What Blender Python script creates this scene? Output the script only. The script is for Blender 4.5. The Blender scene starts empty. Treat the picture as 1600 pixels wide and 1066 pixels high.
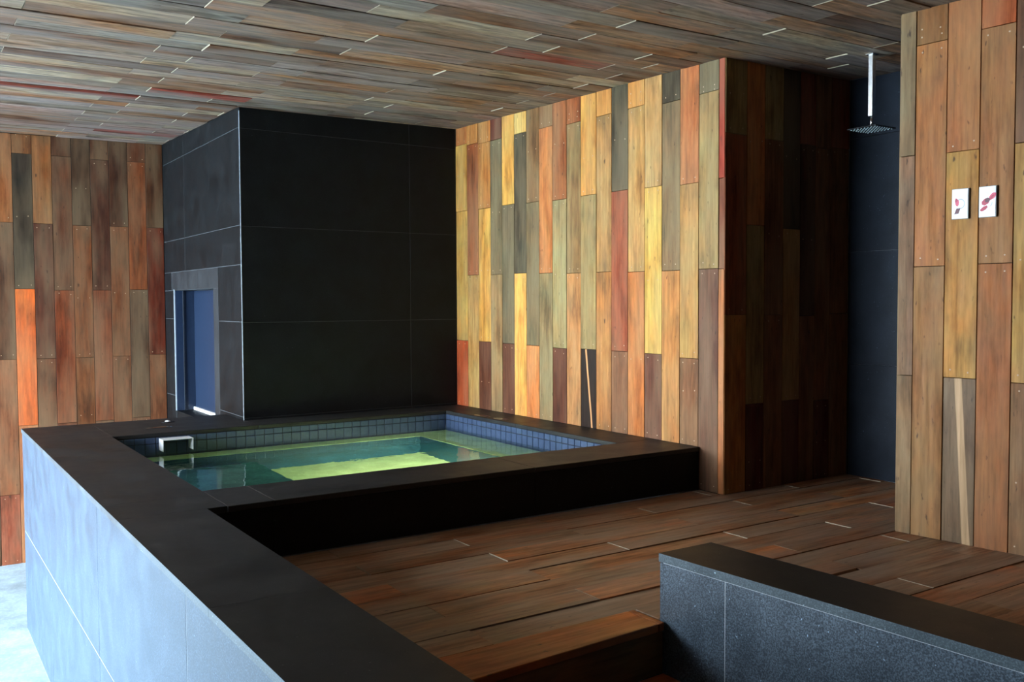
import bpy, bmesh, math, random
from mathutils import Matrix, Vector

random.seed(7)
scene = bpy.context.scene
COL = scene.collection

# ------------------------------------------------------------------ camera
EYE = 1.25
YAW, PITCH, ROLL, FPX = 0.5889, -0.0414, -0.0046, 1446.67
def cam_axes():
    fw = Vector((math.sin(YAW), math.cos(YAW), 0)); r = Vector((math.cos(YAW), -math.sin(YAW), 0)); u = Vector((0, 0, 1))
    f2 = fw*math.cos(PITCH) + u*math.sin(PITCH); u2 = u*math.cos(PITCH) - fw*math.sin(PITCH)
    return r*math.cos(ROLL) + u2*math.sin(ROLL), u2*math.cos(ROLL) - r*math.sin(ROLL), f2
CR, CU, CF = cam_axes()
CAMLOC = Vector((0, 0, EYE))
cd = bpy.data.cameras.new('camera'); cam = bpy.data.objects.new('camera', cd); COL.objects.link(cam)
cd.sensor_width = 36; cd.lens = FPX/1600*36; cd.clip_start = 0.05; cd.clip_end = 200
m = Matrix((CR, CU, -CF)).transposed().to_4x4(); m.translation = CAMLOC
cam.matrix_world = m
scene.camera = cam
def project(p):
    d = Vector(p) - CAMLOC; z = d.dot(CF)
    if z <= 0.05: return None
    return 800 + FPX*d.dot(CR)/z, 533 - FPX*d.dot(CU)/z, z

# ------------------------------------------------------------------ sky and exposure
w = bpy.data.worlds.new('overcast_sky'); scene.world = w; w.use_nodes = True
bg = w.node_tree.nodes['Background']
bg.inputs[0].default_value = (0.76, 0.88, 1.0, 1); bg.inputs[1].default_value = 40.0
# portal in the open side of the roofed terrace: adds no light, only guides the sampling of the sky
pl = bpy.data.lights.new('sky_portal', 'AREA'); pl.shape = 'RECTANGLE'; pl.size = 6.0; pl.size_y = 3.9; pl.cycles.is_portal = True
po = bpy.data.objects.new('sky_portal', pl); COL.objects.link(po)
po.location = (-4.6, 7.2, 0.68); po.rotation_euler = (math.radians(90), 0, math.radians(-90))
vs = scene.view_settings
vs.view_transform = 'Standard'; vs.look = 'None'; vs.gamma = 1; vs.use_curve_mapping = False
vs.exposure = 0.0
scene.cycles.use_denoising = True
scene.cycles.max_bounces = 10; scene.cycles.diffuse_bounces = 5; scene.cycles.glossy_bounces = 4
scene.cycles.transmission_bounces = 6
scene.cycles.sample_clamp_indirect = 6

# ------------------------------------------------------------------ dimensions (metres, deck surface at z = 0)
GROUND = -1.29
XR, XS, YB, YF, YN = 4.439, 5.70, 7.589, 10.178, 4.188
XL = 2.394
XLO, XLI, XPI, XPR = 0.8126, 1.204, 1.303, 4.103
YC, YO, YPF, YPN = 4.406, 8.11, 7.22, 4.844
RIM = 0.285; WATER = 0.135
def ceil_z(x, y): return 2.655 + 0.0109*x + 0.0237*y
def fw_x(y): return 4.4913 - 0.1017*(y - 3.0)          # face of the nearer right-hand wall

# ------------------------------------------------------------------ materials
def lin(c):
    out = []
    for v in c:
        v /= 255.0
        out.append(v/12.92 if v <= 0.04045 else ((v + 0.055)/1.055)**2.4)
    return out
class NT:
    def __init__(s, name):
        s.m = bpy.data.materials.new(name); s.m.use_nodes = True
        s.t = s.m.node_tree; s.b = s.t.nodes['Principled BSDF']; s.out = s.t.nodes['Material Output']
    def n(s, typ, **kw):
        nd = s.t.nodes.new(typ)
        for k, v in kw.items():
            if k.startswith('i_'):
                key = k[2:]; key = int(key) if key.isdigit() else key
                nd.inputs[key].default_value = v
            else: setattr(nd, k, v)
        return nd
    def l(s, a, b): s.t.links.new(a, b)
    def mix(s, fac, a, b, blend='MIX'):
        nd = s.t.nodes.new('ShaderNodeMix'); nd.data_type = 'RGBA'; nd.blend_type = blend
        for sock, v in ((nd.inputs[0], fac), (nd.inputs[6], a), (nd.inputs[7], b)):
            if isinstance(v, bpy.types.NodeSocket): s.l(v, sock)
            elif isinstance(v, (int, float)): sock.default_value = v
            else: sock.default_value = (*v[:3], 1)
        return nd.outputs[2]
    def ramp(s, src, stops):
        nd = s.t.nodes.new('ShaderNodeValToRGB'); el = nd.color_ramp.elements
        while len(el) < len(stops): el.new(0.5)
        for e, (p, c) in zip(el, stops):
            e.position = p; e.color = (c, c, c, 1) if isinstance(c, (int, float)) else (*c[:3], 1)
        s.l(src, nd.inputs[0]); return nd.outputs[0]
    def math(s, op, a, b=None):
        nd = s.t.nodes.new('ShaderNodeMath'); nd.operation = op
        for sock, v in ((nd.inputs[0], a), (nd.inputs[1], b)):
            if v is None: continue
            if isinstance(v, bpy.types.NodeSocket): s.l(v, sock)
            else: sock.default_value = v
        return nd.outputs[0]

def wood(name, axis, rough=0.55, weather=0.0, wear=(0.30, 0.27, 0.24), contrast=1.0, streak=None, spec=0.2, hue=1.0, stain=0.0):
    """reclaimed board: object colour = board colour, grain along the local axis (0 = x, 2 = z)"""
    t = NT(name)
    tc = t.n('ShaderNodeTexCoord'); oi = t.n('ShaderNodeObjectInfo')
    off = t.n('ShaderNodeVectorMath', operation='SCALE'); cmb = t.n('ShaderNodeCombineXYZ', i_0=13.1, i_1=7.7, i_2=19.3)
    t.l(cmb.outputs[0], off.inputs[0]); t.l(oi.outputs['Random'], off.inputs['Scale'])
    def mapped(sa, sc):
        mp = t.n('ShaderNodeMapping'); s3 = [sc, sc, sc]; s3[axis] = sa; mp.inputs['Scale'].default_value = s3
        t.l(tc.outputs['Object'], mp.inputs['Vector'])
        ad = t.n('ShaderNodeVectorMath', operation='ADD'); t.l(mp.outputs[0], ad.inputs[0]); t.l(off.outputs[0], ad.inputs[1])
        return ad.outputs[0]
    g = t.n('ShaderNodeTexNoise', i_Scale=1.0, i_Detail=6.0, i_Roughness=0.65); t.l(mapped(2.6, 48), g.inputs['Vector'])
    b = t.n('ShaderNodeTexNoise', i_Scale=1.0, i_Detail=4.0, i_Roughness=0.6); t.l(mapped(2.5, 9), b.inputs['Vector'])
    k = t.n('ShaderNodeTexNoise', i_Scale=1.0, i_Detail=3.0, i_Roughness=0.5); t.l(mapped(1.2, 5), k.inputs['Vector'])
    sp = t.n('ShaderNodeTexNoise', i_Scale=1.0, i_Detail=2.0); t.l(mapped(14, 45), sp.inputs['Vector'])
    lo, hi = 1 - 0.36*contrast, 1 + 0.22*contrast
    col = t.mix(1.0, oi.outputs['Color'], t.ramp(g.outputs[0], [(0.28, lo), (0.5, 1.0), (0.72, hi)]), 'MULTIPLY')
    col = t.mix(1.0, col, t.ramp(b.outputs[0], [(0.3, 1 - 0.45*contrast), (0.5, 1.0), (0.72, 1 + 0.35*contrast)]), 'MULTIPLY')
    hs = t.n('ShaderNodeTexNoise', i_Scale=1.0, i_Detail=3.0, i_Roughness=0.55); t.l(mapped(3.4, 6), hs.inputs['Vector'])
    col = t.mix(1.0, col, t.mix(t.ramp(hs.outputs[0], [(0.36, 0.0), (0.64, 1.0)]), (1 + .18*hue, 1 - .08*hue, 1 - .26*hue), (1 - .12*hue, 1 + .04*hue, 1 + .12*hue)), 'MULTIPLY')
    if stain:
        st = t.n('ShaderNodeTexNoise', i_Scale=1.0, i_Detail=5.0, i_Roughness=0.6); t.l(mapped(2.4, 15), st.inputs['Vector'])
        col = t.mix(t.math('MULTIPLY', t.ramp(st.outputs[0], [(0.48, 0.0), (0.64, 1.0)]), stain), col, (0.06, 0.035, 0.022))
    if weather:
        wf = t.math('MULTIPLY', t.ramp(k.outputs[0], [(0.38, 0.0), (0.62, 1.0)]), weather)
        col = t.mix(wf, col, wear)
    # dark specks, worm marks and stains
    col = t.mix(t.ramp(sp.outputs[0], [(0.69, 0.0), (0.78, 0.75)]), col, (0.03, 0.018, 0.012))
    if streak:
        sep = t.n('ShaderNodeSeparateXYZ'); t.l(tc.outputs['Object'], sep.inputs[0])
        x0, slope, wdt, sc = streak
        c = t.math('ADD', t.math('MULTIPLY', sep.outputs[2], slope), x0)
        wob = t.math('MULTIPLY', t.math('SUBTRACT', k.outputs[0], 0.5), 0.03)
        d = t.math('ABSOLUTE', t.math('SUBTRACT', t.math('ADD', sep.outputs[0], wob), c))
        mask = t.ramp(t.math('DIVIDE', d, wdt), [(0.75, 1.0), (1.0, 0.0)])
        sv = t.mix(1.0, sc, t.ramp(g.outputs[0], [(0.3, 0.7), (0.7, 1.2)]), 'MULTIPLY')
        col = t.mix(mask, col, sv)
    t.l(col, t.b.inputs['Base Color'])
    t.l(t.ramp(g.outputs[0], [(0.3, min(1, rough + 0.15)), (0.7, max(0.05, rough - 0.08))]), t.b.inputs['Roughness'])
    t.b.inputs['Specular IOR Level'].default_value = spec
    bp = t.n('ShaderNodeBump', i_Strength=0.25, i_Distance=0.002); t.l(g.outputs[0], bp.inputs['Height']); t.l(bp.outputs[0], t.b.inputs['Normal'])
    return t.m

def stone(name, base, speck, rough, scale=260, cloud=0.35, spec=0.5, thr=0.62, fleck=0.8):
    t = NT(name); tc = t.n('ShaderNodeTexCoord')
    geo = t.n('ShaderNodeNewGeometry')
    n1 = t.n('ShaderNodeTexNoise', i_Scale=scale, i_Detail=2.0, i_Roughness=0.7); t.l(geo.outputs['Position'], n1.inputs['Vector'])
    n2 = t.n('ShaderNodeTexNoise', i_Scale=5.0, i_Detail=5.0, i_Roughness=0.6); t.l(geo.outputs['Position'], n2.inputs['Vector'])
    n3 = t.n('ShaderNodeTexNoise', i_Scale=85.0, i_Detail=1.0); t.l(geo.outputs['Position'], n3.inputs['Vector'])
    c = t.mix(t.ramp(n1.outputs[0], [(thr - 0.14, 0.0), (thr + 0.1, 1.0)]), base, speck)
    c = t.mix(t.ramp(n3.outputs[0], [(0.76, 0.0), (0.8, fleck)]), c, [min(1, v*4.0) for v in speck])
    c = t.mix(1.0, c, t.ramp(n2.outputs[0], [(0.3, 1 - cloud), (0.7, 1 + cloud)]), 'MULTIPLY')
    t.l(c, t.b.inputs['Base Color'])
    t.l(t.ramp(n2.outputs[0], [(0.3, rough - 0.06), (0.7, rough + 0.08)]), t.b.inputs['Roughness'])
    t.b.inputs['Specular IOR Level'].default_value = spec
    bp = t.n('ShaderNodeBump', i_Strength=0.12, i_Distance=0.001); t.l(n1.outputs[0], bp.inputs['Height']); t.l(bp.outputs[0], t.b.inputs['Normal'])
    return t.m

def plain(name, col, rough=0.5, metal=0.0, spec=0.5):
    t = NT(name); tc = t.n('ShaderNodeTexCoord')
    n1 = t.n('ShaderNodeTexNoise', i_Scale=30.0, i_Detail=3.0); t.l(tc.outputs['Object'], n1.inputs['Vector'])
    t.l(t.mix(1.0, col, t.ramp(n1.outputs[0], [(0.3, 0.9), (0.7, 1.08)]), 'MULTIPLY'), t.b.inputs['Base Color'])
    t.b.inputs['Roughness'].default_value = rough; t.b.inputs['Metallic'].default_value = metal
    t.b.inputs['Specular IOR Level'].default_value = spec
    return t.m

M = {}
M['wood_v'] = wood('reclaimed_wall_board', 2, 0.6, 0.3, (0.28, 0.19, 0.10), 1.1, hue=0.6, stain=0.22)
M['wood_v_dark'] = wood('dark_stained_wall_board', 2, 0.5, 0.45, (0.17, 0.08, 0.042), 1.0, hue=0.6)
M['wood_c'] = wood('weathered_ceiling_board', 0, 0.6, 0.55, (0.27, 0.235, 0.205), 1.45, hue=0.5, stain=0.85)
M['wood_f'] = wood('worn_deck_board', 0, 0.45, 0.6, (0.30, 0.22, 0.16), 1.2, spec=0.4, stain=0.5)
M['wood_f_oiled'] = wood('oiled_deck_board', 0, 0.4, 0.2, (0.16, 0.09, 0.05), 1.0, spec=0.4)
M['wood_streak_a'] = wood('dark_board_with_pale_sapwood', 2, 0.55, 0.0, contrast=0.7, streak=(-0.005, 0.12, 0.011, (0.62, 0.30, 0.12)))
M['wood_streak_b'] = wood('grey_board_with_pale_sapwood', 2, 0.55, 0.0, contrast=0.9, hue=0.3, streak=(-0.016, 0.06, 0.022, (0.46, 0.29, 0.15)))
M['end_grain'] = plain('pale_cut_board_end', (0.4, 0.32, 0.22), 0.8)
M['plug'] = plain('pale_wood_plug', (0.45, 0.29, 0.17), 0.6)
M['backing'] = plain('dark_batten_backing', (0.02, 0.013, 0.009), 0.9)
M['granite'] = stone('black_granite', (0.0045, 0.0055, 0.006), (0.013, 0.015, 0.017), 0.48, spec=0.16)
M['granite_top'] = stone('honed_black_granite', (0.012, 0.012, 0.0118), (0.026, 0.025, 0.024), 0.5, spec=0.35)
M['granite_skylit'] = stone('skylit_granite', (0.042, 0.07, 0.105), (0.10, 0.155, 0.22), 0.45, 190, 0.2, spec=0.35)  # skylight painted in: lighter, bluer copy for the bath's left side
M['granite_blue'] = stone('blue_black_granite', (0.008, 0.012, 0.02), (0.018, 0.026, 0.04), 0.45, spec=0.25)
M['granite_trim'] = stone('grey_granite_trim', (0.02, 0.022, 0.024), (0.04, 0.043, 0.046), 0.5, spec=0.25)
M['grout'] = plain('pale_grout', (0.62, 0.68, 0.72), 0.8)
M['grout_dark'] = plain('dark_grout', (0.05, 0.056, 0.06), 0.8)
M['edge'] = plain('pale_arris_grout', (0.4, 0.46, 0.5), 0.6)
M['mosaic'] = stone('slate_blue_mosaic', (0.042, 0.066, 0.125), (0.055, 0.084, 0.155), 0.35, 30, 0.12, spec=0.4, fleck=0.0)
M['lit_cap_edge'] = stone('daylit_granite_edge', (0.05, 0.075, 0.09), (0.13, 0.18, 0.21), 0.4, 170, 0.2)  # paler, bluer colour paints the daylight on the coping edges
M['mosaic_grout'] = plain('dark_mosaic_grout', (0.012, 0.014, 0.02), 0.8)
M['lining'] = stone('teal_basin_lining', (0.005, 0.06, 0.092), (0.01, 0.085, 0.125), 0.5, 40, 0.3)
M['floor_shade'] = stone('teal_floor_shade', (0.12, 0.45, 0.42), (0.16, 0.55, 0.5), 0.5, 40, 0.3)  # teal stands for the shade on the left basin floor
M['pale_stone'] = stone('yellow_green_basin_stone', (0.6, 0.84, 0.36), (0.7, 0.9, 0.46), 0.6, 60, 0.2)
M['concrete'] = stone('pale_concrete', (0.34, 0.46, 0.53), (0.42, 0.55, 0.62), 0.55, 40, 0.25)
M['plaster'] = plain('dark_plaster', (0.05, 0.045, 0.04), 0.8)
M['steel'] = plain('brushed_steel', (0.8, 0.8, 0.78), 0.25, 1.0)
M['steel_white'] = plain('white_enamelled_sheet', (0.88, 0.9, 0.92), 0.25, 0.0)
M['dark_chrome'] = plain('dark_chrome', (0.03, 0.033, 0.036), 0.15, 0.6)
M['nozzle'] = plain('pale_silicone', (0.55, 0.7, 0.72), 0.4)
M['sign_white'] = plain('white_sign_board', (0.86, 0.9, 0.9), 0.35)
M['sign_edge'] = plain('dark_sign_edge', (0.12, 0.11, 0.09), 0.5)
M['red'] = plain('crimson_print', (0.42, 0.02, 0.05), 0.5)
M['pink'] = plain('rose_print', (0.6, 0.05, 0.11), 0.5)
M['maroon'] = plain('maroon_print', (0.09, 0.004, 0.012), 0.5)
M['grey_print'] = plain('grey_print', (0.42, 0.46, 0.48), 0.5)
M['door_blue'] = plain('blue_black_door_face', (0.014, 0.026, 0.055), 0.35)
M['white'] = plain('white_threshold', (0.8, 0.82, 0.82), 0.5)

def water_material():
    t = NT('clear_bath_water'); t.t.nodes.remove(t.b)
    geo = t.n('ShaderNodeNewGeometry')
    n1 = t.n('ShaderNodeTexNoise', i_Scale=2.6, i_Detail=3.0, i_Roughness=0.5, i_Distortion=0.8); t.l(geo.outputs['Position'], n1.inputs['Vector'])
    bp = t.n('ShaderNodeBump', i_Strength=0.24, i_Distance=0.03); t.l(n1.outputs[0], bp.inputs['Height'])
    gl = t.n('ShaderNodeBsdfGlass', i_IOR=1.33, i_Roughness=0.0); gl.inputs['Color'].default_value = (0.95, 1.0, 0.97, 1)
    t.l(bp.outputs[0], gl.inputs['Normal']); t.l(gl.outputs[0], t.out.inputs['Surface'])
    return t.m
M['water'] = water_material()

# ------------------------------------------------------------------ helpers
def tag(o, label=None, cat=None, group=None, kind=None):
    if label: o['label'] = label
    if cat: o['category'] = cat
    if group: o['group'] = group
    if kind: o['kind'] = kind
    return o
def empty(name, loc=(0, 0, 0)):
    o = bpy.data.objects.new(name, None); COL.objects.link(o); o.location = loc; o.empty_display_size = 0.1
    return o
def wloc(o):
    v = Vector(o.location)
    while o.parent: o = o.parent; v += Vector(o.location)
    return v
def link(name, me, mats, parent=None, loc=(0, 0, 0), rotz=0.0, color=None):
    o = bpy.data.objects.new(name, me); COL.objects.link(o)
    if parent is not None:
        o.parent = parent; loc = Vector(loc) - wloc(parent)
    o.location = loc; o.rotation_euler = (0, 0, rotz)
    if not isinstance(mats, (list, tuple)): mats = [mats]
    if not me.materials:
        for q in mats: me.materials.append(q)
    if color is not None: o.color = (*color[:3], 1)
    return o
FACES = [(0, 3, 2, 1), (4, 5, 6, 7), (0, 1, 5, 4), (1, 2, 6, 5), (2, 3, 7, 6), (3, 0, 4, 7)]
def hexa_mesh(name, foot, z0, z1, bevel=0.0, end_slot=None):
    """foot: 4 ccw points; z0/z1: number or 4 numbers"""
    z0 = z0 if isinstance(z0, (list, tuple)) else [z0]*4; z1 = z1 if isinstance(z1, (list, tuple)) else [z1]*4
    vs_ = [(p[0], p[1], z) for p, z in zip(foot, z0)] + [(p[0], p[1], z) for p, z in zip(foot, z1)]
    me = bpy.data.meshes.new(name); me.from_pydata(vs_, [], FACES)
    if end_slot:
        me.polygons[3].material_index = 1; me.polygons[5].material_index = 1
    if bevel:
        bm = bmesh.new(); bm.from_mesh(me)
        bmesh.ops.bevel(bm, geom=list(bm.edges), offset=bevel, segments=1, affect='EDGES', profile=0.5)
        bm.to_mesh(me); bm.free()
    me.update(); return me
def piece(name, foot, z0, z1, mat, parent, color=None, bevel=0.002, end_mat=None):
    """solid on a four-cornered footprint in world coordinates; origin at its middle"""
    cx = sum(p[0] for p in foot)/4; cy = sum(p[1] for p in foot)/4
    a = z0 if not isinstance(z0, (list, tuple)) else sum(z0)/4; b = z1 if not isinstance(z1, (list, tuple)) else sum(z1)/4
    cz = (a + b)/2
    f = [(p[0] - cx, p[1] - cy) for p in foot]
    s0 = [z - cz for z in z0] if isinstance(z0, (list, tuple)) else z0 - cz
    s1 = [z - cz for z in z1] if isinstance(z1, (list, tuple)) else z1 - cz
    me = hexa_mesh(name, f, s0, s1, bevel, end_mat)
    return link(name, me, [mat, end_mat] if end_mat else mat, parent, (cx, cy, cz), 0, color)
def rect(x0, x1, y0, y1): return [(x0, y0), (x1, y0), (x1, y1), (x0, y1)]
def box(name, x0, x1, y0, y1, z0, z1, mat, parent=None, bevel=0.002, color=None, end=None):
    return piece(name, rect(x0, x1, y0, y1), z0, z1, mat, parent, color, bevel, end)
def joined(name, boxes, mat, parent=None):
    vs_, fs = [], []
    for (x0, x1, y0, y1, z0, z1) in boxes:
        k = len(vs_)
        vs_ += [(x, y, z0) for x, y in rect(x0, x1, y0, y1)] + [(x, y, z1) for x, y in rect(x0, x1, y0, y1)]
        fs += [tuple(k + i for i in f) for f in FACES]
    base = wloc(parent) if parent is not None else Vector((0, 0, 0))
    me = bpy.data.meshes.new(name); me.from_pydata([Vector(v) - base for v in vs_], [], fs); me.update()
    return link(name, me, mat, parent, base)
def bm_obj(name, bm, mat, parent=None, loc=(0, 0, 0), rotz=0, smooth=False):
    me = bpy.data.meshes.new(name); bm.to_mesh(me); bm.free()
    if smooth:
        for p in me.polygons: p.use_smooth = True
    return link(name, me, mat, parent, loc, rotz)

# board colours, as seen under plain daylight (sRGB)
C = dict(yel=(206, 160, 88), lyel=(222, 190, 122), otan=(186, 130, 76), tan=(172, 136, 92), oran=(190, 122, 74), bora=(204, 130, 78),
         grey=(104, 98, 82), dgrey=(72, 68, 58), red=(130, 64, 46), dred=(92, 34, 28), mar=(92, 58, 48), brn=(128, 92, 64), rbrn=(146, 84, 54),
         oli=(150, 134, 96), gtan=(140, 122, 96), pink=(168, 124, 92), black=(40, 30, 26), dbrn=(84, 58, 42), gbrn=(122, 100, 82))
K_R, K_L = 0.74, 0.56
def albedo(c, k, jit=0.06, tint=(1.18, 1.0, 0.74)):
    v = lin(C[c] if isinstance(c, str) else c); j = 1 + random.uniform(-jit, jit)
    return [max(0.003, min(0.9, q*k*j*t)) for q, t in zip(v, tint)]

class Plugs:
    """nail plugs of a wall: too small to pick apart, one joined part"""
    def __init__(s): s.v = []; s.f = []
    def add(s, p, n, r=0.0045, h=0.0012):
        n = Vector(n).normalized(); a = n.orthogonal().normalized(); b = n.cross(a); k = len(s.v); p = Vector(p)
        for j in range(6):
            s.v.append(p + (a*math.cos(j*math.pi/3) + b*math.sin(j*math.pi/3))*r + n*h)
        s.v += [q - n*h*2 for q in s.v[k:k+6]]
        s.f.append(tuple(range(k, k+6)))
        s.f += [(k+j, k+6+j, k+6+(j+1) % 6, k+(j+1) % 6) for j in range(6)]
    def build(s, parent):
        me = bpy.data.meshes.new('nail_plugs'); me.from_pydata(s.v, [], s.f); me.update()
        return tag(link('nail_plugs', me, M['plug'], parent), 'pale round nail plugs at the board ends', kind='stuff')

def board_wall(parent, P0, edges, direction, normal, zbase, cols, joints, k, th=0.022, depth=0.004, tint=(1.18, 1.0, 0.74)):
    """vertical boards: P0 + edge*direction, face outwards along normal; joints[i] descending z list, cols[i] colours from the top"""
    d = Vector((*direction, 0)); n = Vector((*normal, 0)); P0 = Vector((*P0, 0)); plugs = Plugs(); out = []
    for i in range(len(edges) - 1):
        e0, e1 = edges[i], edges[i+1]; g = 0.0022 if e1 > e0 else -0.0022
        a = P0 + d*(e0 + g); b = P0 + d*(e1 - g)
        zb = zbase[i] if isinstance(zbase, (list, tuple)) else zbase
        zt = [None] + [j for j in joints[i] if j > zb + 0.02]
        levels = zt + [zb]
        for s in range(len(levels) - 1):
            off = random.uniform(-depth, depth)*0.5
            A = a + n*off; B = b + n*off; A2 = a - n*th; B2 = b - n*th
            pts = [A, B, B2, A2]
            # ccw order
            area = sum(pts[q].x*pts[(q+1) % 4].y - pts[(q+1) % 4].x*pts[q].y for q in range(4))
            if area < 0: pts = [pts[3], pts[2], pts[1], pts[0]]
            top = levels[s]
            z1 = [ceil_z(p.x, p.y) - 0.002 for p in pts] if top is None else top - 0.002
            z0 = levels[s+1] + (0.0012 if s+2 < len(levels) else 0)
            c = cols[i][min(s, len(cols[i]) - 1)]
            mt = M['wood_v']
            if isinstance(c, tuple) and isinstance(c[0], str): c, mt = c[0], M[c[1]]
            # local x along the wall, local z up
            ang = math.atan2(d.y, d.x)
            cx = sum(p.x for p in pts)/4; cy = sum(p.y for p in pts)/4
            zz1 = z1 if isinstance(z1, list) else [z1]*4
            cz = (z0 + sum(zz1)/4)/2
            R = Matrix.Rotation(-ang, 2)
            foot = [R @ Vector((p.x - cx, p.y - cy)) for p in pts]
            me = hexa_mesh('board', foot, z0 - cz, [z - cz for z in zz1], 0.0012)
            o = link('board', me, mt, parent, (cx, cy, cz), ang, albedo(c, k, .06, tint))
            out.append(o)
            wdt = abs(e1 - e0)
            if wdt > 0.1:
                zz = [z0 + 0.035] + ([top - 0.035] if top is not None else [])
                if random.random() < 0.5: zz.append((z0 + sum(zz1)/4)/2 + random.uniform(-.1, .1))
                for z in zz:
                    if random.random() < 0.4: continue
                    for fr in (0.2, 0.8):
                        p = a + (b - a)*(fr + random.uniform(-.04, .04)) + n*off
                        plugs.add((p.x, p.y, z + random.uniform(-.008, .008)), n)
    plugs.build(parent)
    return out

# ------------------------------------------------------------------ shell of the place
ground = box('floor_outside', -40, 5.0, -12, 14, GROUND - 0.2, GROUND, M['concrete'], None, 0)
tag(ground, 'pale blue grey concrete paving below the bath', None, kind='structure')

# ceiling slab (boards hang below it)
ceiling = piece('ceiling', rect(-4.6, 6.2, -2.8, 10.6), [ceil_z(x, y) + 0.03 for x, y in rect(-4.6, 6.2, -2.8, 10.6)],
                [ceil_z(x, y) + 0.3 for x, y in rect(-4.6, 6.2, -2.8, 10.6)], M['backing'], None, None, 0)
tag(ceiling, 'ceiling of weathered grey brown boards with pale butt joints', kind='structure')

# far board wall on the left
wall_back = box('wall_back', -4.6, XL + .3, YF + 0.022, YF + 0.25, GROUND, 3.0, M['backing'], None, 0)
tag(wall_back, 'reddish brown vertical board wall left of the black block', kind='structure')
e = [0.991 - 0.1745*q for q in range(22, 0, -1)] + [0.991, 1.165, 1.338, 1.517, 1.69, 1.865, 2.043, 2.223, 2.392]
e = [v for v in e if v > -1.8]
Lc = {0: [(166, 108, 66), (104, 74, 56), (146, 98, 70), (168, 100, 80)],
      1: [(142, 92, 54), (56, 48, 40), (236, 122, 58), (190, 130, 92)],
      2: [(158, 104, 60), (92, 46, 32), (122, 82, 60), (150, 100, 76)],
      3: [(98, 62, 44), (112, 74, 54), (134, 72, 42), (120, 80, 60)],
      4: [(78, 52, 36), (132, 80, 48), (134, 92, 62), (120, 80, 60)],
      5: [(104, 68, 48), (90, 56, 42), (134, 78, 52), (120, 80, 60)],
      6: [(88, 58, 42), (128, 82, 54), (132, 88, 62), (120, 80, 60)],
      7: [(112, 66, 44), (142, 86, 54), (100, 78, 62), (120, 80, 60)],
      8: [(100, 66, 44), (106, 46, 28), (132, 88, 62), (120, 80, 60)]}
cols, jts = [], []
first = len(e) - 10
pool = ['brn', 'rbrn', 'dbrn', 'otan', 'mar', 'oran', 'dgrey', 'red']
for i in range(len(e) - 1):
    r = i - first
    odd = (r % 2 == 0)
    j = [2.05, 0.72, -0.61] if odd else [2.715, 1.40, 0.07]
    jts.append([v + random.uniform(-.008, .008) for v in j])
    cols.append(Lc[r] if r in Lc else [random.choice(pool) for _ in range(4)])
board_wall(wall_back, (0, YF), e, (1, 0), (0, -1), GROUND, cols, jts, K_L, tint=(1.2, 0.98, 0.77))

# right board wall beside the bath
wall_right = box('wall_right', XR + 0.022, XR + 0.2, YN + 0.03, YB + .6, -.3, 2.9, M['backing'], None, 0)
tag(wall_right, 'brightly lit patchwork board wall of yellow, orange and grey planks behind the bath', kind='structure')
e = [7.587, 7.384, 7.188, 6.982, 6.795, 6.605, 6.422, 6.237, 6.051, 5.863, 5.683, 5.492, 5.315, 5.129, 4.95, 4.773, 4.595, 4.419, 4.242, 4.19]
jA = [2.70, 1.485]; jB = [2.07, 0.888]
cols = [['oran', 'yel', (190, 156, 92), (180, 86, 54)], ['otan', 'rbrn', (178, 146, 98)], ['otan', (178, 122, 70), 'yel', ('mar', 'wood_v_dark')],
        ['dred', (104, 96, 78), (146, 124, 96)], ['yel', (86, 82, 68), ('mar', 'wood_v_dark')], ['lyel', (76, 72, 62), (222, 172, 100)],
        [(124, 98, 72), (112, 102, 82), 'bora'], ['brn', 'oran', (134, 124, 100)], [(150, 92, 58), (152, 142, 108), ('mar', 'wood_v_dark')],
        [(164, 98, 60), (140, 116, 84), (186, 140, 100)], [(206, 150, 78), (156, 138, 100), ('black', 'wood_streak_a')],
        [(200, 142, 76), (176, 140, 94), (178, 128, 80)], [(70, 66, 56), (148, 78, 56), (124, 86, 68)],
        [(206, 146, 78), (186, 148, 98), (186, 120, 72)], [(186, 150, 104), (206, 172, 96), (104, 66, 56)],
        ['dgrey', (124, 104, 80), (186, 136, 86)], [(174, 110, 72), (184, 146, 92), (126, 92, 70)], ['grey', (156, 134, 94), (98, 66, 58)],
        [(158, 58, 42), (126, 78, 60), (186, 116, 72)]]
jts = [[2.72, 2.105, 0.898], [2.70, 1.505], [2.683, 2.097, 0.899], [2.682, 1.5], [2.096, 0.895], [2.681, 1.5], [2.083, 0.892], [2.671, 1.49],
       [2.069, 0.884], [2.646, 1.479], [2.069, 0.889], [2.643, 1.478], [2.065, 0.889], [2.64, 1.468], [2.055, 0.886], [2.612, 1.465],
       [2.038, 0.871], [2.61, 1.466], [2.043, 1.462]]
zb = [RIM if e[i+1] > 4.40 else 0.0 for i in range(len(e) - 1)]
board_wall(wall_right, (XR, 0), e, (0, 1), (-1, 0), zb, cols, jts, K_R, tint=(1.19, 1.0, 0.67))

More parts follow.
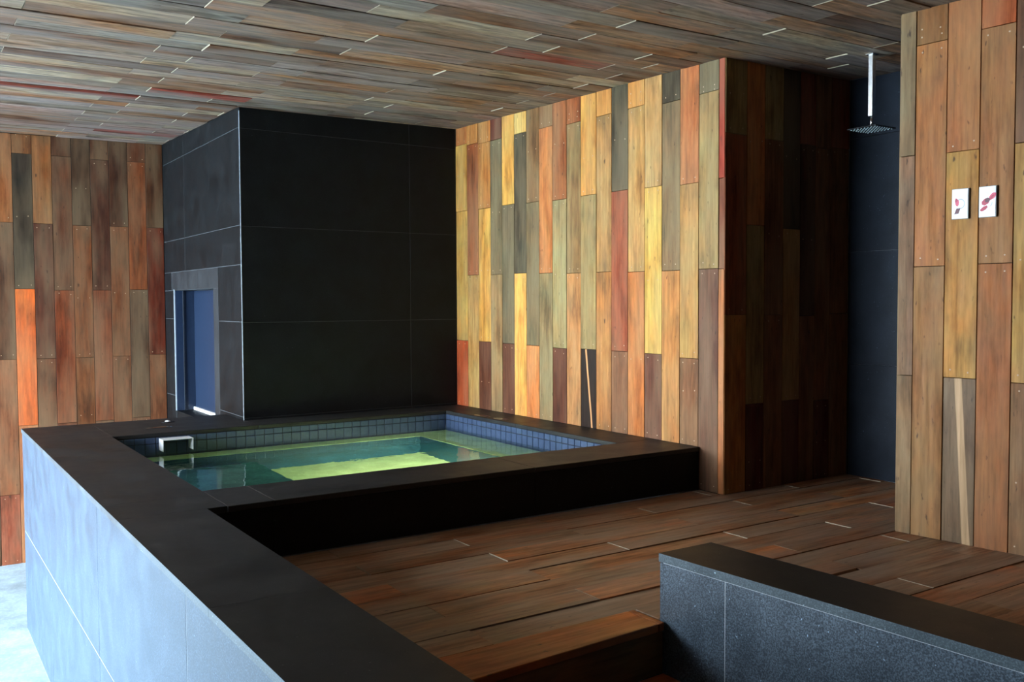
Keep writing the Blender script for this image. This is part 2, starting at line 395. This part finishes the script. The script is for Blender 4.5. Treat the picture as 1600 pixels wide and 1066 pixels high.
# return wall of the shower recess
wall_recess = box('wall_recess', XR + 0.022, XS + .2, YN + 0.03, YN + 0.2, -.3, 2.86, M['backing'], None, 0)
tag(wall_recess, 'shaded board wall beside the ceiling shower', kind='structure')
e = [4.441, 4.642, 4.813, 4.997, 5.17, 5.328, 5.493, 5.698]
cols = [['oli', 'rbrn', 'otan'], ['oran', 'oli', 'dred'], ['oli', 'brn', 'brn'], ['dgrey', 'tan', 'dred'], ['red', 'dbrn', 'brn'], ['brn', 'brn', 'dred'], ['red', 'brn', 'brn']]
jts = [[2.329, 1.165], [1.751, 0.574], [2.323, 1.161], [1.741, 0.576], [2.324, 1.15], [2.312, 0.556], [2.327, 1.162]]
board_wall(wall_recess, (0, YN), e, (1, 0), (0, -1), 0.0, cols, jts, K_R)

# nearer right-hand wall
ang = math.atan2(1, -0.1017)
def fwp(y, off=0.0): return (fw_x(y) + off, y)
wall_front = piece('wall_front', [fwp(-2.6, .024), fwp(-2.6, .3), fwp(2.985, .3), fwp(2.985, .024)], 0.0,
                   [ceil_z(4.7, y) for y in (-2.6, -2.6, 2.985, 2.985)], M['backing'], None, None, 0)
tag(wall_front, 'orange brown board wall carrying two small white signs', kind='structure')
d = Vector((-0.1017, 1)).normalized(); L = math.hypot(0.1017, 1)
ey = [2.99, 2.905, 2.741, 2.575, 2.41] + [2.41 - 0.166*q for q in range(1, 30)]
org = Vector((fw_x(0), 0))
cols = [[(136, 114, 88), (132, 104, 86), (148, 122, 96)], [(138, 92, 48), (168, 106, 58), (152, 108, 66)], [(182, 112, 60), (190, 140, 76), ('gbrn', 'wood_streak_b')],
        [(176, 92, 46), (160, 106, 64), (160, 98, 56)], [(110, 74, 54), (188, 144, 82), (136, 102, 76)]]
jts = [[2.017, 0.852], [2.585, 1.43], [2.008, 0.854], [2.596, 1.434], [2.012, 0.846]]
for q in range(5, len(ey) - 1):
    cols.append([random.choice(['otan', 'brn', 'rbrn', 'tan', 'oran', 'gtan', 'dbrn']) for _ in range(3)]); jts.append([2.01, 0.85] if q % 2 == 0 else [2.59, 1.43])
board_wall(wall_front, tuple(org), [v*L for v in ey], tuple(d), (-d.y, d.x), 0.0, cols, jts, K_R, tint=(1.08, 1.0, 0.76))
# the board that closes the wall's end
piece('end_board', [fwp(2.987, .026), fwp(2.987, .29), fwp(3.008, .29), fwp(3.008, .026)], 0.0, [ceil_z(4.6, 3) - .002]*4, M['wood_v'], wall_front, albedo('gtan', K_R))

# stone wall at the back of the shower
wall_stone = box('wall_shower', XS + 0.02, XS + 0.2, -2.8, YN + 0.2, -.3, 2.86, M['grout'], None, 0)
tag(wall_stone, 'blue black stone wall at the back of the shower recess', kind='structure')
for y0, y1 in ((1.4, 2.2), (2.2, 3.0), (3.0, YN)):
    for z0, z1 in ((0.0, 0.80), (0.80, 1.60), (1.60, 2.40), (2.40, 2.775)):
        zz = [ceil_z(XS, y) - .001 for y in (y0, y0, y1, y1)] if z1 > 2.7 else z1 - .001
        piece('panel', rect(XS, XS + 0.02, y0 + .001, y1 - .001), z0 + .001, zz, M['granite_blue'], wall_stone, None, 0.0005)

# the building closes the room behind the camera
wall_rear = box('wall_rear', -1.8, 5.9, -2.8, -2.6, GROUND, 2.7, M['plaster'], None, 0)
tag(wall_rear, 'dark plastered wall behind the viewer', kind='structure')

wall_left_unseen = box('wall_left_unseen', -4.6, -1.8, -2.8, 4.2, GROUND, 2.69, M['plaster'], None, 0)  # unseen, its length set to keep daylight off the shower recess
tag(wall_left_unseen, 'unseen dark wall left of the viewer, shaping the daylight', kind='structure')

# ------------------------------------------------------------------ ceiling boards
E_J = [-2.1, -1.1, -0.38, 0.64 - .28, 1.38, 2.12, 3.14, 3.99, 5.0, 5.72]
O_J = [-1.9, -0.9, -0.14, 0.60, 1.62, 2.37, 3.40, 4.21, 5.24, 5.9]
ylev = [4.55]
while ylev[0] > 1.0: ylev.insert(0, ylev[0] - 0.172)
n_low = len(ylev) - 1
while ylev[-1] < YF - 0.02: ylev.append(min(YF, ylev[-1] + 0.187))
ccol = [(122, 112, 100), (138, 120, 104), (114, 94, 84), (128, 96, 72), (148, 132, 112), (106, 96, 92), (122, 90, 64), (156, 144, 124), (102, 76, 60), (140, 110, 84), (118, 114, 108), (132, 112, 106), (136, 98, 68), (92, 70, 58), (130, 118, 116), (142, 122, 116)]
cand = []
for r in range(len(ylev) - 1):
    y0, y1 = ylev[r], ylev[r+1]; J = O_J if (r - n_low) % 2 == 0 else E_J
    ym = (y0 + y1)/2
    for a, b in zip(J[:-1], J[1:]):
        xmax = XL - 0.002 if ym > YB + 0.06 else (XR + 0.02 if ym > YN + .06 else (XS - .002 if ym > 2.95 else fw_x(ym) + 0.02))
        b2 = min(b, xmax)
        if b2 - a < 0.02: continue
        cand.append((a + random.uniform(-.006, .006)*0, b2, y0, y1))
def on_screen(x0, x1, y0, y1):
    best = 0
    for fx in (0, .25, .5, .75, 1):
        x = x0 + (x1 - x0)*fx; y = (y0 + y1)/2
        p = project((x, y, ceil_z(x, y)))
        if p and -10 < p[0] < 1610 and -12 < p[1] < 1066: best = max(best, (x1 - x0)*(y1 - y0)/(p[2]**3))
    return best
scored = sorted(((on_screen(*c), c) for c in cand), key=lambda t: -t[0])
near = [c for s, c in scored[:300] if s > 0]; rest = [c for s, c in scored if s <= 0] + [c for s, c in scored[300:] if s > 0]
def cpts(c, drop):
    x0, x1, y0, y1 = c; f = rect(x0 + .002, x1 - .002, y0 + .0012, y1 - .0012)
    t1, t2 = random.uniform(-.002, .002), random.uniform(-.002, .002)
    z0 = [ceil_z(*f[0]) - drop + t1, ceil_z(*f[1]) - drop + t2, ceil_z(*f[2]) - drop + t2, ceil_z(*f[3]) - drop + t1]
    return f, z0, [ceil_z(*p) + .028 for p in f]
for c in near:
    f, z0, z1 = cpts(c, random.choice([0, 0, .001, .003, .006]))
    cc = random.choice(ccol)
    if random.random() < .03: cc = (120, 48, 34)
    piece('board', f, z0, z1, M['wood_c'], ceiling, albedo(cc, 1.22, .2, (1.14, 0.97, 0.84)), 0, M['end_grain'])
vs_, fs = [], []
for c in rest:
    f, z0, z1 = cpts(c, .003); k = len(vs_)
    vs_ += [(p[0], p[1], z) for p, z in zip(f, z0)] + [(p[0], p[1], z) for p, z in zip(f, z1)]
    fs += [tuple(k + i for i in q) for q in FACES]
me = bpy.data.meshes.new('outer_boards'); me.from_pydata(vs_, [], fs); me.update()
base = wloc(ceiling)
for v in me.vertices: v.co -= base
tag(link('outer_boards', me, M['wood_c'], ceiling, base, 0, albedo((124, 108, 92), 1.22, .05, (1.14, 0.97, 0.84))), kind='stuff')

# ------------------------------------------------------------------ deck
deck = joined('floor', [(XLI, XS + .2, 2.66, YC, -0.25, -0.03), (2.9, XS + .2, -2.6, 2.66, -0.25, -0.03)], M['backing'])
tag(deck, 'raised deck of worn reddish brown boards in front of the bath', kind='structure')
fcol = [(122, 84, 58), (116, 84, 64), (132, 94, 68), (138, 88, 56), (110, 82, 64), (144, 102, 70), (122, 96, 80), (146, 96, 62)]
JA = [1.165, 2.44, 3.73, 5.01, 6.3]; JB = [0.52, 1.80, 3.06, 4.365, 5.65, 6.9]
yb = 4.40; r = 0; rows = []
while yb > -2.4:
    rows.append((yb - 0.1755, yb, JB if r % 2 == 0 else JA)); yb -= 0.1755; r += 1
def low_x(y): return 2.479 - 0.0489*(y - 2.673)
def nose_y(x): return 2.572 + (x - 1.204)*(2.637 - 2.572)/1.275
for y0, y1, J in rows:
    ym = (y0 + y1)/2
    for a, b in zip(J[:-1], J[1:]):
        xmin = XLI + .002; xmax = XS - .002 if ym > 2.95 else fw_x(ym) + .02
        if ym > YN - .03: xmax = XR - .004
        f = None
        if ym < 2.62: xmin = low_x(ym) + 0.29
        x0, x1 = max(a, xmin), min(b, xmax)
        if x1 - x0 < 0.03: continue
        c = albedo(random.choice(fcol), 1.5, .22, (1.08, 1.0, 0.82)); dz = random.uniform(-.005, .002)
        if 2.62 < ym < 2.82:       # the board that forms the step's nosing
            if x0 < 2.47:
                xe = min(x1, 2.472)
                foot = [(x0 + .0015, nose_y(x0)), (xe - .0015, nose_y(xe)), (xe - .0015, y1 - .0015), (x0 + .0015, y1 - .0015)]
                o = piece('board', foot, -0.032, 0.0, M['wood_f_oiled'], deck, albedo((164, 100, 54), .95), .0025)
            if x1 > 2.80:
                box('board', max(x0, 2.482), x1 - .0015, y0 + .0015 if x0 > 2.78 else 2.676, y1 - .0015, -0.03, dz, M['wood_f'], deck, .002, c)
            continue
        box('board', x0 + .002, x1 - .002, y0 + .0015, y1 - .0015, -0.03, dz, M['wood_f'], deck, 0, c, M['end_grain'])
deck_stub = box('board', 2.482, 2.80, 2.676, 2.805, -0.03, -0.002, M['wood_f'], deck, .002, albedo(fcol[1], .95))

# wooden steps down to the left of the low wall
steps = empty('wooden_steps', (1.84, 2.3, GROUND))
tag(steps, 'dark wooden steps leading down between the bath wall and the low wall', 'steps')
for q in range(4):
    zt = -0.205*(q + 1); sh = -0.30*q
    f = lambda ya, yb_: [(XLI + .002, nose_y(XLI) + sh + ya), (2.474 + .014*q, nose_y(2.474) + sh + ya), (2.474 + .014*q, nose_y(2.474) + sh + yb_), (XLI + .002, nose_y(XLI) + sh + yb_)]
    piece('riser', f(0.012, 0.034), zt, zt + 0.205 - .034, M['wood_f_oiled'], steps, albedo((112, 88, 58), 1.0), .002)
    piece('tread', f(-0.145, 0.010), zt - .03, zt, M['wood_f_oiled'], steps, albedo((190, 100, 48), 1.0), .002)
    piece('tread', f(-0.30, -0.147), zt - .03, zt, M['wood_f_oiled'], steps, albedo((180, 96, 50), 1.0), .002)

# ------------------------------------------------------------------ black stone block behind the bath
block = joined('wall_block', [(XL + .22, XR + .03, YB + .003, 8.25, GROUND, 2.9), (XL + .22, XR + .03, 8.25, YF + .2, GROUND, 2.9),
                              (XL + .003, XL + .22, YB + .003, 8.415, GROUND, 2.83), (XL + .003, XL + .22, 9.80, YF, GROUND, 2.83),
                              (XL + .003, XL + .22, 8.415, 9.80, 1.39, 2.83)], M['grout_dark'])
tag(block, 'tall block clad in black granite slabs rising from the bath to the ceiling', kind='structure')
zs = [0.2862, 0.30, 1.095, 1.89, 2.69, None]
def ztop(p): return ceil_z(*p) - .002
for x0, x1 in ((XL + .0, 3.952), (3.952, XR - .003)):
    for z0, z1 in zip(zs[1:-1], zs[2:]):
        zz = z1 - .0012 if z1 else [ceil_z(x, YB) - .002 for x in (x0, x1, x1, x0)]
        piece('panel', rect(x0 + (.0012 if x0 > 3 else .003), x1 - .002, YB, YB + .02), z0 + .002, zz, M['granite'], block, None, .001)
    box('plinth_strip', x0 + .003, x1 - .001, YB - .006, YB + .02, 0.286, 0.2995, M['granite'], block, .001)
def lpanel(y0, y1, z0, z1, mat=None):
    zz = z1 - .003 if z1 else [ceil_z(XL, y) - .002 for y in (y0, y0, y1, y1)]
    piece('panel', rect(XL, XL + .02, y0 + .003, y1 - .003), z0 + .003, zz, mat or M['granite'], block, None, .001)
for y0, y1 in ((YB + .003, 9.35), (9.35, YF)):
    lpanel(y0, y1, 2.70, None); lpanel(y0, y1, 1.90, 2.70)
lpanel(YB + .003, 9.35, 1.575, 1.90); lpanel(9.35, YF, 1.575, 1.90)
lpanel(8.26, 9.90, 1.39, 1.575, M['granite_trim'])
lpanel(8.26, 8.415, GROUND, 1.39, M['granite_trim'])
for z0, z1 in ((1.10, 1.575), (0.31, 1.10), (-0.5, 0.31), (GROUND, -0.5)):
    lpanel(YB + .003, 8.26, z0, z1); lpanel(9.80, YF, z0, min(z1, 1.39) if z1 else z1)
lpanel(9.90, YF, 1.39, 1.575)
box('corner_arris', XL - .003, XL + .003, YB - .003, YB + .003, 0.287, 2.83, M['edge'], block, 0)
# jamb and door in the niche
door = box('door_1', XL + .19, XL + .22, 8.42, 9.795, 0.16, 1.385, M['door_blue'], None, .001)
tag(door, 'dark blue door set back in the opening of the black block', kind='structure')
box('jamb', XL + .002, XL + .19, 9.77, 9.797, 0.16, 1.385, M['door_blue'], door, .001)
box('jamb_bead', XL + .075, XL + .09, 9.755, 9.772, 0.16, 1.385, M['granite_blue'], door, .001)
box('frame_edge', XL - .004, XL + .004, 9.785, 9.80, 0.16, 1.40, M['edge'], door, 0)
box('threshold', XL + .165, XL + .19, 8.42, 9.765, 0.16, 0.192, M['white'], door, .002)
box('sill_block', XL + .005, XL + .22, 8.42, 9.795, GROUND, 0.159, M['granite'], door, .002)

# ------------------------------------------------------------------ the bath
bath = empty('stone_bath', (2.6, 6.2, GROUND))
tag(bath, 'raised square bath of black granite with a wide coping and mosaic lining', 'bath')
T = 0.02; CT = RIM - 0.03           # cladding thickness, underside of coping
for bx in ([(XLO + .0012, XLI - T, -0.6, YC + T, GROUND, CT - .002), (XLO + .0012, XPI - .012, YC + T, YO - T, GROUND, CT - .002),
                (XPI - .012, XR - .002, YC + T, YPN - .012, GROUND, CT - .002), (XPR + .012, XR - .002, YPN - .012, YB - .002, GROUND, CT - .002),
                (XPI - .012, XPR + .012, YPF + .012, YB - .002, GROUND, CT - .002), (XPI - .012, XL - .002, YB - .002, YO - T, GROUND, CT - .002)]):
    joined('core', [bx], M['grout'], bath)
ys = [-0.6, 1.55, 3.25, 4.94, 6.66, YO]
for y0, y1 in zip(ys[:-1], ys[1:]):
    for z0, z1 in ((GROUND, -0.515), (-0.515, CT)):
        box('side_panel', XLO, XLO + T, y0 + .003, y1 - .003, z0 + .002, z1 - .002, M['granite_skylit'], bath, .001)
for x0, x1 in ((XLI, 1.53), (1.53, 3.10), (3.10, XR - .003)):
    box('front_panel', x0 + .001, x1 - .001, YC, YC + T, 0.001, CT - .001, M['granite'], bath, .001)
for y0, y1 in ((-0.6, 1.2), (1.2, 2.8), (2.8, YC - .002)):
    box('inner_panel', XLI - T, XLI, y0 + .001, y1 - .001, GROUND if y0 < 2 else -0.25, CT - .001, M['granite'], bath, .001)
box('rear_panel', XLO + .02, XL - .002, YO - T, YO, GROUND, CT - .001, M['granite'], bath, .001)
def cop(x0, x1, y0, y1):
    if x0 < 1: return piece('coping_slab', rect(x0, x1 - .0008, y0 + .0008, y1 - .0008), CT, RIM, M['granite_top'], bath, None, 0, M['lit_cap_edge'])
    return box('coping_slab', x0 + .0008, x1 - .0008, y0 + .0008, y1 - .0008, CT, RIM, M['granite_top'], bath, .003)
for y0, y1 in ((-0.6, 1.15), (1.15, 2.95), (2.95, YC)): cop(XLO - .006, XLI + .004, y0, y1)
cop(XLO - .006, XPI, YC, 4.75); cop(XLO - .006, XPI, 4.75, 6.45); cop(XLO - .006, XPI, 6.45, YO + .006)
cop(XPI, 1.535, YC - .006, YPN); cop(1.535, 3.10, YC - .006, YPN); cop(3.10, XR - .003, YC - .006, YPN)
cop(XPR, XR - .003, YPN, 6.1); cop(XPR, XR - .003, 6.1, YPF)
cop(XPI, XL - .002, YPF, YO + .006); cop(XL - .002, XR - .003, YPF, YB - .008)
# basin: ledge all round, deeper middle
LD = WATER - 0.17; FD = WATER - 0.95
LX0, LX1, LY0, LY1 = XPI, 3.74, 5.15, 7.03
basin = joined('basin_lining', [(XPI - .012, LX0, YPN - .012, YPF + .012, FD - .1, LD + .02), (LX1, XPR + .012, YPN - .012, YPF + .012, FD - .1, LD - .02),
                        (LX0, LX1, YPN - .012, LY0, FD - .1, LD - .02), (LX0, LX1, LY1, YPF + .012, FD - .1, LD - .02)], M['lining'], bath)
box('floor_shade', XPI - .01, 2.3, LY0, LY1, FD, WATER - .6, M['floor_shade'], bath, 0)  # added box, its teal paints the shaded left part of the floor
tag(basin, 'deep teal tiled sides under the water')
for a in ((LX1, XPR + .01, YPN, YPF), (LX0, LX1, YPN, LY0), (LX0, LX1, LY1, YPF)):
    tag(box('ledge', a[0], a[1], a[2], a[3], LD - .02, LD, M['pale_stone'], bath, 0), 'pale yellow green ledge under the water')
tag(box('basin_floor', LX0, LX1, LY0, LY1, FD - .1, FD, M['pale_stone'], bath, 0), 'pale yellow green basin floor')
# mosaic band round the waterline
band = joined('mosaic_bed', [(XPI - .012, XPI - .006, YPN - .01, YPF + .01, LD, CT), (XPR + .006, XPR + .012, YPN - .01, YPF + .01, LD, CT),
                             (XPI, XPR, YPN - .012, YPN - .006, LD, CT), (XPI, XPR, YPF + .006, YPF + .012, LD, CT)], M['mosaic_grout'], bath)
meshes = {}
PT = 0.0755
for rz0, rz1 in ((0.2065, CT - .001), (0.131, 0.2065), (0.0555, 0.131)):
    h = rz1 - rz0
    mx = hexa_mesh('tile', rect(-PT/2 + .0028, PT/2 - .0028, -.004, .004), -h/2 + .0028, h/2 - .0028, .0012)
    my = hexa_mesh('tile', rect(-.004, .004, -PT/2 + .0028, PT/2 - .0028), -h/2 + .0028, h/2 - .0028, .0012)
    for q in range(37):
        link('tile', mx, M['mosaic'], band, (XPI + .004 + PT*(q + .5), YPF + .003 + random.uniform(-.0006, .0006), (rz0 + rz1)/2))
    for q in range(31):
        link('tile', my, M['mosaic'], band, (XPR + .003 + random.uniform(-.0006, .0006), YPF - .002 - PT*(q + .5), (rz0 + rz1)/2))

# water
bm = bmesh.new()
nx, ny = 60, 50
grid = [[bm.verts.new((XPI - .004 + (XPR - XPI + .008)*i/nx, YPN - .004 + (YPF - YPN + .006)*j/ny, WATER)) for j in range(ny + 1)] for i in range(nx + 1)]
for i in range(nx):
    for j in range(ny): bm.faces.new((grid[i][j], grid[i+1][j], grid[i+1][j+1], grid[i][j+1]))
wat = bm_obj('bath_water', bm, M['water'], None, (0, 0, 0), 0, True)
tag(wat, 'clear green blue water filling the stone bath', 'water', kind='stuff')

# fill lamps added out of view in the near side to brighten the water
M['fill_lamp_glass'] = NT('added_lamp_glass').m
lb = M['fill_lamp_glass'].node_tree.nodes['Principled BSDF']
lb.inputs['Emission Color'].default_value = (1, .96, .74, 1); lb.inputs['Emission Strength'].default_value = 3.0
for x, where in ((2.85, 'left'), (3.4, 'right')):
    lp = empty('added_fill_lamp', (x, LY0, -0.42)); tag(lp, 'added round underwater fill lamp in the near side of the bath, %s one' % where, 'lamp', 'added underwater fill lamps')
    def dsk(name, r0, y0, y1, mat):
        bm = bmesh.new(); bmesh.ops.create_cone(bm, cap_ends=True, segments=28, radius1=r0, radius2=r0*.94, depth=y1 - y0)
        bmesh.ops.rotate(bm, cent=(0, 0, 0), matrix=Matrix.Rotation(-math.pi/2, 3, 'X'), verts=bm.verts)
        return bm_obj(name, bm, mat, lp, (x, LY0 + (y0 + y1)/2, -0.42))
    dsk('housing', .11, .001, .02, M['steel']); dsk('lens', .085, .02, .026, M['fill_lamp_glass'])
    ld = bpy.data.lights.new('added_fill_light', 'AREA'); ld.shape = 'DISK'; ld.size = .16; ld.energy = 50; ld.spread = math.radians(110); ld.color = (1, .96, .74)
    lo = bpy.data.objects.new('added_fill_light', ld); COL.objects.link(lo); lo.parent = lp; lo.location = (0, .03, 0); lo.rotation_euler = (math.radians(58), 0, math.radians(-18))

# ------------------------------------------------------------------ low granite wall in the right foreground
low = empty('low_wall', (2.479, 2.673, GROUND))
tag(low, 'low speckled grey granite wall with a black coping in the right foreground', 'wall')
LWZ = 0.264; LWT = 0.229
def lq(y, o): return (low_x(y) + o, y)
def lwp(name, y0, y1, o0, o1, z0, z1, mat, bev=.001):
    return piece(name, [lq(y0, o0), lq(y0, o1), lq(y1, o1), lq(y1, o0)], z0, z1, mat, low, None, bev)
lwp('core', -1.5, 2.655, .0012, .265, GROUND, LWT + .001, M['grout'], 0)
M['granite_speck'] = stone('speckled_granite', (0.03, 0.045, 0.06), (0.13, 0.18, 0.23), 0.4, 170, 0.25, thr=0.56)
for y0, y1 in ((2.345, 2.673), (0.75, 2.345), (-1.5, 0.75)):
    for z0, z1 in ((-0.62, LWT), (GROUND, -0.62)):
        lwp('side_panel', y0 + .0014, y1 - .0014, 0, .02, z0 + .001, z1 - .001, M['granite_speck'])
lwp('end_panel', 2.655, 2.673, .021, .284, -0.25, LWT - .001, M['granite_speck'])
lwp('inner_panel', -1.5, 2.653, .266, .284, -0.25, LWT - .001, M['granite_speck'])
for y0, y1 in ((1.0, 2.676), (-1.5, 1.0)):
    piece('coping_slab', [lq(y0 + .0008, -.003), lq(y0 + .0008, .286), lq(y1 - .0008, .286), lq(y1 - .0008, -.003)], LWT + .002, LWZ, M['granite_top'], low, None, 0, M['lit_cap_edge'])

# ------------------------------------------------------------------ ceiling shower
SX, SY = 5.122, 3.607; SZ = ceil_z(SX, SY)
sh = empty('ceiling_shower', (SX, SY, SZ))
tag(sh, 'square steel rain shower head hanging on a pole from the ceiling', 'shower')
box('ceiling_flange', SX - .03, SX + .03, SY - .03, SY + .03, SZ - .012, SZ - .004, M['steel'], sh, .002)
box('pipe', SX - .016, SX + .016, SY - .016, SY + .016, 2.405, SZ - .012, M['steel'], sh, .002)
bm = bmesh.new(); bmesh.ops.create_cone(bm, cap_ends=True, segments=16, radius1=.011, radius2=.008, depth=.075)
bm_obj('neck', bm, M['steel'], sh, (SX, SY, 2.37), 0, True)
head = box('shower_head', SX - .103, SX + .103, SY - .103, SY + .103, 2.322, 2.330, M['dark_chrome'], sh, .002)
nv, nf = [], []
for i in range(8):
    for j in range(8):
        x = SX - .084 + .024*i; y = SY - .084 + .024*j; k = len(nv)
        for q in range(6): nv.append((x + .0045*math.cos(q*1.047), y + .0045*math.sin(q*1.047), 2.3225))
        for q in range(6): nv.append((x + .0035*math.cos(q*1.047), y + .0035*math.sin(q*1.047), 2.3195))
        nf.append(tuple(range(k + 6, k + 12))[::-1]); nf += [(k+q, k+(q+1) % 6, k+6+(q+1) % 6, k+6+q) for q in range(6)]
me = bpy.data.meshes.new('nozzles'); hb = wloc(head); me.from_pydata([Vector(v) - hb for v in nv], [], nf); me.update()
tag(link('nozzles', me, M['nozzle'], head, hb), 'pale spray nozzles', kind='stuff')
box('mount_plate', SX - .022, SX + .022, SY - .022, SY + .022, 2.330, 2.336, M['steel'], sh, .001)

# ------------------------------------------------------------------ two small signs
def sign(yc, zc, label, shapes):
    x = fw_x(yc); rz = math.atan2(1, -0.1017) + math.pi      # local x runs towards the viewer's right
    root = empty('wall_sign', (x, yc, zc)); root.rotation_euler = (0, 0, rz)
    tag(root, label, 'sign', 'small white signs on the board wall')
    def add(name, verts, faces, mat):
        me = bpy.data.meshes.new(name); me.from_pydata(verts, [], faces); me.update()
        o = bpy.data.objects.new(name, me); COL.objects.link(o); o.parent = root; me.materials.append(mat)
        return o
    def slab(x0, x1, z0, z1, y0, y1):
        return [(x0, y0, z0), (x1, y0, z0), (x1, y1, z0), (x0, y1, z0), (x0, y0, z1), (x1, y0, z1), (x1, y1, z1), (x0, y1, z1)]
    add('backing', slab(-.0425, .0425, -.077, .077, -.012, -.0025), FACES, M['sign_edge'])
    add('plate', slab(-.0405, .0385, -.0745, .0745, -.015, -.012), FACES, M['sign_white'])
    y = -.0152
    for nm, mat, pts in shapes:
        n = len(pts); pts = [(px*1.18, pz*1.18) for px, pz in pts]
        v = [(px, y, pz) for px, pz in pts] + [(px, y + .0004, pz) for px, pz in pts]
        f = [tuple(range(n)), tuple(range(2*n - 1, n - 1, -1))] + [(i, i + n, (i+1) % n + n, (i+1) % n) for i in range(n)]
        add(nm, v, f, M[mat]); y -= .0002
def blob(cx, cz, rx, rz, a=0.0, n=14, wob=.12, seed=1):
    rr = random.Random(seed); out = []
    for i in range(n):
        t = 2*math.pi*i/n; k = 1 + rr.uniform(-wob, wob)
        x, z = rx*k*math.cos(t), rz*k*math.sin(t)
        out.append((cx + x*math.cos(a) - z*math.sin(a), cz + x*math.sin(a) + z*math.cos(a)))
    return out
def arc(cx, cz, r, wdt, a0, a1, n=14):
    o = [(cx + (r + wdt/2)*math.cos(a0 + (a1 - a0)*i/n), cz + 1.15*(r + wdt/2)*math.sin(a0 + (a1 - a0)*i/n)) for i in range(n + 1)]
    return o + [(cx + (r - wdt/2)*math.cos(a0 + (a1 - a0)*i/n), cz + 1.15*(r - wdt/2)*math.sin(a0 + (a1 - a0)*i/n)) for i in range(n, -1, -1)]
sign(2.661, 1.740, 'white sign with a grey ring and dark red square, left of the pair', [
    ('print', 'grey_print', arc(.002, .000, .017, .004, -2.0, 2.3)),
    ('print', 'pink', blob(-.013, .007, .008, .018, .15, seed=2)),
    ('print', 'red', blob(-.016, .015, .005, .008, -.4, seed=3)),
    ('print', 'maroon', [(-.024, -.043), (-.006, -.042), (.002, -.020), (-.014, -.018)])])
sign(2.527, 1.740, 'white sign with a diagonal crimson figure, right of the pair', [
    ('print', 'pink', blob(.021, .022, .019, .011, .8, seed=4)),
    ('print', 'red', blob(.019, .018, .012, .005, .8, seed=5)),
    ('print', 'red', blob(-.008, .000, .017, .013, .7, seed=6)),
    ('print', 'maroon', blob(.000, .006, .012, .010, .7, seed=7)),
    ('print', 'red', blob(-.014, -.028, .017, .008, .55, seed=8)),
    ('print', 'grey_print', arc(.006, -.006, .013, .002, -1.2, .2))])

# ------------------------------------------------------------------ steel water spout on the far side
sp = empty('water_spout', (1.742, YPF, WATER))
tag(sp, 'white steel channel spout projecting over the water at the far side', 'spout')
yy0, yy1 = YPF - .13, YPF - .002
box('top_plate', 1.632, 1.852, yy0, yy1, .242, .246, M['steel_white'], sp, .0008)
box('side_plate', 1.848, 1.852, yy0, yy1, WATER + .022, .242, M['steel_white'], sp, .0008)
box('side_plate', 1.632, 1.636, yy0, yy1, WATER + .022, .242, M['steel_white'], sp, .0008)
box('front_lip', 1.632, 1.852, yy0 - .002, yy0, .2405, .2465, M['steel_white'], sp, .0008)

# round push button let into the far coping, and splashes of water
def disc(name, r0, r1, h, n=28):
    bm = bmesh.new(); rings = []
    for (r, z) in ((r1, 0), (r1, h*.7), (r1*.93, h), (r0, h)):
        rings.append([bm.verts.new((r*math.cos(2*math.pi*i/n), r*math.sin(2*math.pi*i/n), z)) for i in range(n)])
    for a, b in zip(rings[:-1], rings[1:]):
        for i in range(n): bm.faces.new((a[i], a[(i+1) % n], b[(i+1) % n], b[i]))
    return bm
btn = empty('spa_button', (1.85, 7.86, RIM))
tag(btn, 'small round metal push button let into the far coping', 'button')
bm_obj('rim_ring', disc('rim_ring', .026, .055, .005), M['granite'], btn, (1.85, 7.86, RIM))
bm = bmesh.new(); bmesh.ops.create_uvsphere(bm, u_segments=20, v_segments=10, radius=.024)
bmesh.ops.scale(bm, vec=(1, 1, .45), verts=bm.verts)
bm_obj('push_cap', bm, M['steel_white'], btn, (1.85, 7.86, RIM + .003), 0, True)
def puddle_material():
    t = NT('standing_water'); t.b.inputs['Base Color'].default_value = (0.02, 0.022, 0.024, 1); t.b.inputs['Roughness'].default_value = 0.03
    t.b.inputs['IOR'].default_value = 1.33; return t.m
M['puddle'] = puddle_material()
def puddle(x, y, rx, ry, label, seed):
    rr = random.Random(seed); n = 22; bm = bmesh.new(); rad = [1 + rr.uniform(-.22, .22) for _ in range(n)]
    rad = [(rad[i-1] + rad[i] + rad[(i+1) % n])/3 for i in range(n)]
    def ring(k, z): return [bm.verts.new((rx*k*rad[i]*math.cos(2*math.pi*i/n), ry*k*rad[i]*math.sin(2*math.pi*i/n), z)) for i in range(n)]
    a, b, c = ring(1, 0), ring(.93, .0015), ring(.6, .0022)
    for p, q in ((a, b), (b, c)):
        for i in range(n): bm.faces.new((p[i], p[(i+1) % n], q[(i+1) % n], q[i]))
    bm.faces.new(c)
    tag(bm_obj('water_puddle', bm, M['puddle'], None, (x, y, RIM), 0, True), label, 'puddle', 'puddles on the bath coping')
puddle(1.72, 7.55, .10, .05, 'thin puddle on the far coping above the steel spout', 3)
puddle(4.17, 6.70, .045, .10, 'small puddle on the coping under the board wall, farther one', 4)
puddle(4.17, 6.42, .05, .09, 'small puddle on the coping under the board wall, nearer one', 5)
